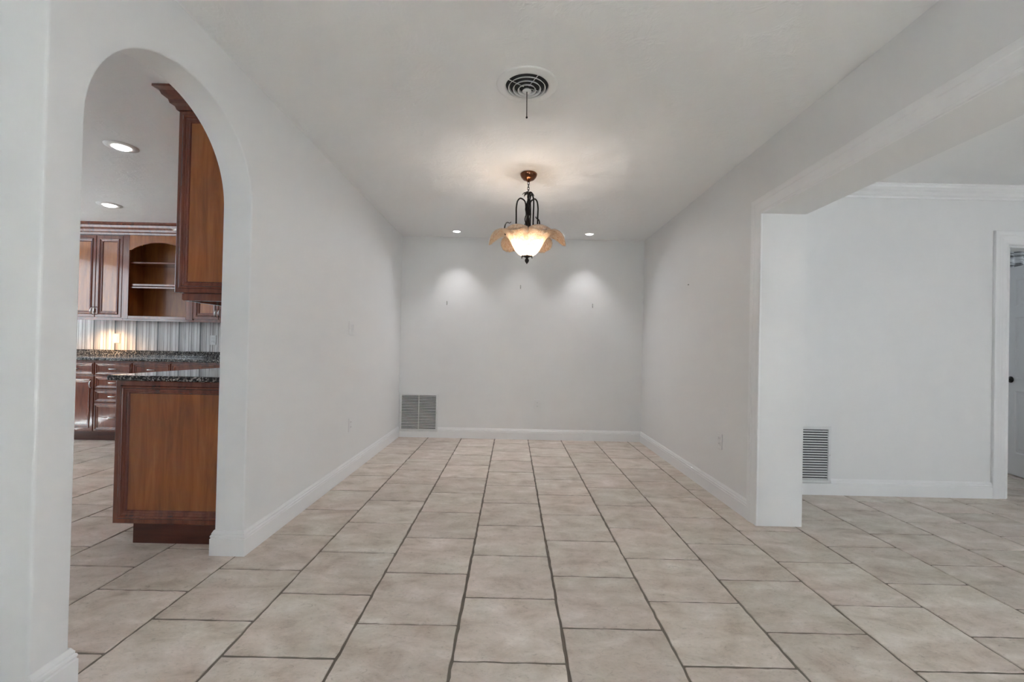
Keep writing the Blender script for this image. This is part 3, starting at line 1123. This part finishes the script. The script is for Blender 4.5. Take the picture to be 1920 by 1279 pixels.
DZs = [(.722, .862), (.573, .712), (.424, .563), (.115, .414)]
one = [('drawer', 0, 1, .722, .862), ('doorR', 0, 1, .115, .712)]
base_unit('cherry base cabinet with one drawer over a door, mostly behind the near arch jamb', -5.38, -4.96, one)
base_unit('cherry base cabinet with one drawer over a tall door, left of the drawer stack', -4.96, -4.545, one)
base_unit('cherry base cabinet with a stack of four drawers', -4.545, -4.135, [('drawer', 0, 1, a, b) for a, b in DZs])
base_unit('cherry base cabinet right of the drawer stack, its lower half behind the counter end', -4.135, -3.715, one)
base_unit('wide cherry base cabinet with two doors behind the counter end', -3.715, -2.90, [('drawer', 0, 1, .722, .862), ('doorR', 0, .5, .115, .712), ('doorL', .5, 1, .115, .712)])
base_unit('cherry corner base cabinet hidden behind the arch jamb', -2.90, -2.25, [('drawer', 0, 1, .722, .862), ('doorR', 0, 1, .115, .712)])

ct = thing('countertop', 'long dark speckled granite countertop along the far kitchen wall', 'countertop', (-3.6, 5.18, .885))
MB().box(-1.80, 2.07, -.335, .318, 0, .030).build('slab', 'granite', ct, 0.009, 3)
MB().box(-1.80, 2.07, .298, .318, .0302, .104).build('upstand', 'granite', ct, 0.002, 1)

# striped stone backsplash tiles, each with its own raised strips
SP = 0.2615
strips = [(0, .030, 0, .0005), (.032, .062, 1, .002), (.063, .080, 5, .001), (.081, .112, 3, .0022), (.113, .128, 2, .001), (.129, .158, 5, .002), (.159, .172, 4, .0008), (.173, .206, 3, .0022), (.207, .226, 1, .0015), (.227, .2605, 5, .0018)]
tm = MB()
zb0, zb1 = .9895, 1.3588
ky = 0
for a, b_, mi, d in strips:
    tm.box(a, b_ - .0006, -.007 - d, 0, zb0, zb1, mi)
# the darkest strip is narrow
tm2 = MB()
strips2 = [(0, .013, 0, .0004), (.0135, .040, 2, .0012), (.0405, .062, 5, .0016), (.0625, .078, 1, .0010), (.0785, .084, 4, .0006), (.0845, .122, 3, .0020), (.1225, .131, 2, .001), (.1315, .156, 1, .0018), (.1565, .162, 4, .0006), (.1625, .190, 5, .0012), (.1905, .224, 3, .002), (.2245, .231, 2, .0006), (.2315, .2605, 1, .0016)]
for a, b_, mi, d in strips2:
    tm2.box(a, b_ - .0004, -.007 - d, 0, zb0, zb1, mi)
tme = tm2.mesh('backsplash_tile', ['strip%d' % i for i in range(6)])
x = -5.40
i = 0
while x < -2.3:
    obj('backsplash_tile', tme, WKB, (x, YB - .0002, 0))
    x += SP
    i += 1


def kplate(label, x, z, kind):
    if kind == 'outlet':
        return outlet(label, (x, YB - .0095, z), 0)
    return switch(label, (x, YB - .0095, z), 0, 1)


kplate('cream rocker switch on the warm-lit striped backsplash', -4.845, 1.13, 'switch')
kplate('white outlet on the grey striped backsplash beside the arch jamb', -3.665, 1.135, 'outlet')


def upper_unit(label, x0, x1, doors):
    x0 += .0008
    x1 -= .0008
    c = thing('wall_cabinet', label, 'cabinet', ((x0 + x1) / 2, 5.35, 1.36))
    w = (x1 - x0) / 2
    yf = -.130
    MB().box(-w, w, yf, .149, .006, .972).build('body', 'wood', c)
    MB().box(-w, w, yf - .004, yf + .016, -.022, .0055).build('light_rail', 'wood', c)
    for a0, a1, side in doors:
        xa, xb = -w + 2 * w * a0 + .003, -w + 2 * w * a1 - .003
        cab_door(c, xa, xb, .012, .962, yf - .020, xb - .016 if side == 'R' else xa + .016, .085)
    return c


upper_unit('tall cherry wall cabinet with two glossy doors left of the open shelves', -5.17, -4.55, [(0, .5, 'R'), (.5, 1, 'L')])
upper_unit('cherry wall cabinet with two doors seen below the near hanging cabinet', -3.72, -3.12, [(0, .5, 'R'), (.5, 1, 'L')])
upper_unit('cherry wall cabinet with two doors hidden behind the arch jamb', -3.12, -2.40, [(0, .5, 'R'), (.5, 1, 'L')])

# open shelf cabinet with arched valance
sx0, sx1 = -4.5492, -3.7208
oc = thing('open_shelf_cabinet', 'cherry open shelf cabinet with an arched top rail', 'shelf cabinet', ((sx0 + sx1) / 2, 5.35, 1.36))
w = (sx1 - sx0) / 2
MB().box(-w, w, .137, .149, .006, .972).build('back_panel', 'wood_inside', oc)
for s in (-1, 1):
    MB().box(s * w - (.018 if s > 0 else 0), s * w + (0 if s > 0 else .018), -.128, .1368, .006, .972).build('side_panel', 'wood_inside', oc)
MB().box(-w + .0182, w - .0182, -.128, .1368, .954, .972).build('top_panel', 'wood', oc)
MB().box(-w + .0182, w - .0182, -.128, .1368, .006, .030).build('bottom_panel', 'wood', oc)
MB().box(-w + .0182, w - .0182, -.120, .1368, .650, .668).build('shelf', 'wood', oc, .002)
MB().box(-w + .0182, w - .0182, -.120, .1368, .388, .412).build('shelf', 'wood', oc, .002)
MB().box(-w + .0182, w - .0182, -.124, .1368, .360, .380).build('shelf', 'wood', oc, .002)
MB().box(-w, -w + .075, -.150, -.1285, -.001, .972).build('stile', 'wood', oc, .002)
MB().box(w - .075, w, -.150, -.1285, -.001, .972).build('stile', 'wood', oc, .002)
MB().box(-w + .0755, w - .0755, -.150, -.1285, -.001, .034).build('bottom_rail', 'wood', oc, .002)
MB().box(-w, w, -.134, -.114, -.022, -.0015).build('light_rail', 'wood', oc)
vp = [(-w + .0755, .972), (-w + .0755, .800), (-w + .100, .802)]
for i in range(21):
    t = i / 20
    vp.append((-w + .115 + t * (2 * w - .23), .812 + .080 * math.sin(PI * t) ** 0.8))
vp += [(w - .100, .802), (w - .0755, .800), (w - .0755, .972)]
MB().prism(vp, 1, -.150, -.1285).build('arched_rail', 'wood_panel', oc)
CCR = [(0, 0), (.012, 0), (.016, .014), (.028, .020), (.032, .036), (.050, .050), (.056, .066), (.074, .074), (.074, .088), (0, .088)]
cr = tag(MB().sweep(CCR, [lambda u, ww: (-5.19, 5.199 - u, 2.334 + ww * 1.5), lambda u, ww: (-2.38, 5.199 - u, 2.334 + ww * 1.5)]).build('cabinet_crown', 'wood'),
         'dark cherry crown moulding topping the far wall cabinets', 'moulding')
MB().box(-5.19, -2.38, 5.2, 5.49, 2.3345, 2.36).build('crown_deck', 'wood', cr)
# under-cabinet puck
pk = thing('puck_light', 'small lit puck light under the far wall cabinet', 'cabinet light', (-4.90, 5.27, 1.364))
MB().lathe([(.036, 0), (.036, -.016), (.030, -.020), (.028, -.018)], 24).build('housing', 'vent', pk)
MB().lathe([(.028, -.018), (.015, -.0205), (0, -.021)], 24).build('lens', 'lens_puck', pk)
lamp('lamp_light', 'SPOT', (0, -.03, -.03), 15.0, (1.0, .58, .26), pk, .02, math.radians(150), .9)

# ---- counter run against the arch wall: end panel faces the camera
nx0, nx1, ny0, ny1 = -2.160, XK - .001, 2.45, 3.95
nb = thing('base_cabinet', 'cherry base cabinet end with a framed panel just inside the arch', 'cabinet', (nx1, ny0, 0))
W = nx0 - nx1
MB().box(W + .020, 0, .022, ny1 - ny0, .105, .884).build('body', 'wood', nb)
EL = loops(.026, .021, 1.1)
# rings need world-like x range; the panel's frame is inset .05 at the left, less at the wall
ep = MB().rings(W, 0, .105, .884, 0, EL).build('end_panel', 'wood', nb)
MB().box(W + .069, -.069, .0120, .0205, .174, .815).build('panel', 'wood_panel', ep)
MB().box(W + .113, -.001, .004, ny1 - ny0, 0, .1045).build('toe_kick', 'toe', nb)
for i in range(3):
    a0, a1 = .03 + i * .49, .03 + i * .49 + .48
    # fronts facing the kitchen (-x): build facing -y then turn
    d = MB().rings(-a1, -a0, .115, .712, 0, DL).build('door', 'wood', nb, loc=(W, 0, 0), rotz=-PI / 2)
    MB().box(-a1 + .070, -a0 - .070, .0119, .0185, .185, .642).build('panel', 'wood_panel', d)
    pull(d, -a0 - .03, -.001, .62, True)
    d = MB().rings(-a1, -a0, .722, .862, 0, DRW).build('drawer', 'wood', nb, loc=(W, 0, 0), rotz=-PI / 2)
    MB().box(-a1 + .035, -a0 - .035, .0083, .0185, .757, .827).build('panel', 'wood', d)
    pull(d, -(a0 + a1) / 2, -.001, .792, False)
nc = thing('countertop', 'polished dark granite countertop end just inside the arch', 'countertop', (nx1, ny0, .885))
MB().box(-.664, 0, -.028, ny1 - ny0 + .02, 0, .030).build('slab', 'granite', nc, 0.010, 3)

ux0, uy0 = -1.856, 2.45
nu = thing('wall_cabinet', 'cherry hanging cabinet end with tall framed panel and crown just inside the arch', 'cabinet', (nx1, uy0, 1.372))
W = ux0 - nx1
H = 2.372 - 1.372
MB().box(W + .020, 0, .022, 1.5, 0.0, H).build('body', 'wood', nu)
UL = loops(.022, .021, 1.0)
ep = MB().rings(W, 0, 0, H, 0, UL).build('end_panel', 'wood', nu)
MB().box(W + .059, -.059, .0120, .0205, .059, H - .059).build('panel', 'wood_panel', ep)
MB().prism([(W + .034, -.004), (W + .034, -.036), (W + .044, -.042), (0, -.042), (0, -.004)], 1, .012, .034).build('light_rail', 'wood', nu)
MB().box(W + .034, W + .054, .0345, 1.49, -.042, -.001).build('light_rail', 'wood', nu)
MB().box(W + .022, 0, .036, 1.49, -.004, -.0005).build('underside', 'wood', nu)
CC2 = [(0, 0), (.010, 0), (.016, .016), (.034, .024), (.040, .042), (.062, .056), (.070, .074), (.094, .082), (.094, .0945), (0, .0945)]
fr = [lambda u, ww: (0, -u, H + ww), lambda u, ww: (W - u * .85, -u, H + ww), lambda u, ww: (W - u * .85, 1.5, H + ww)]
MB().sweep(CC2, fr).build('crown', 'wood', nu)
for i in range(3):
    a0, a1 = .025 + i * .49, .025 + i * .49 + .48
    d = MB().rings(-a1, -a0, .01, H - .01, 0, DL).build('door', 'wood', nu, loc=(W, 0, 0), rotz=-PI / 2)
    MB().box(-a1 + .070, -a0 - .070, .0119, .0185, .080, H - .080).build('panel', 'wood_panel', d)
    pull(d, -a0 - .03, -.001, .09, True)
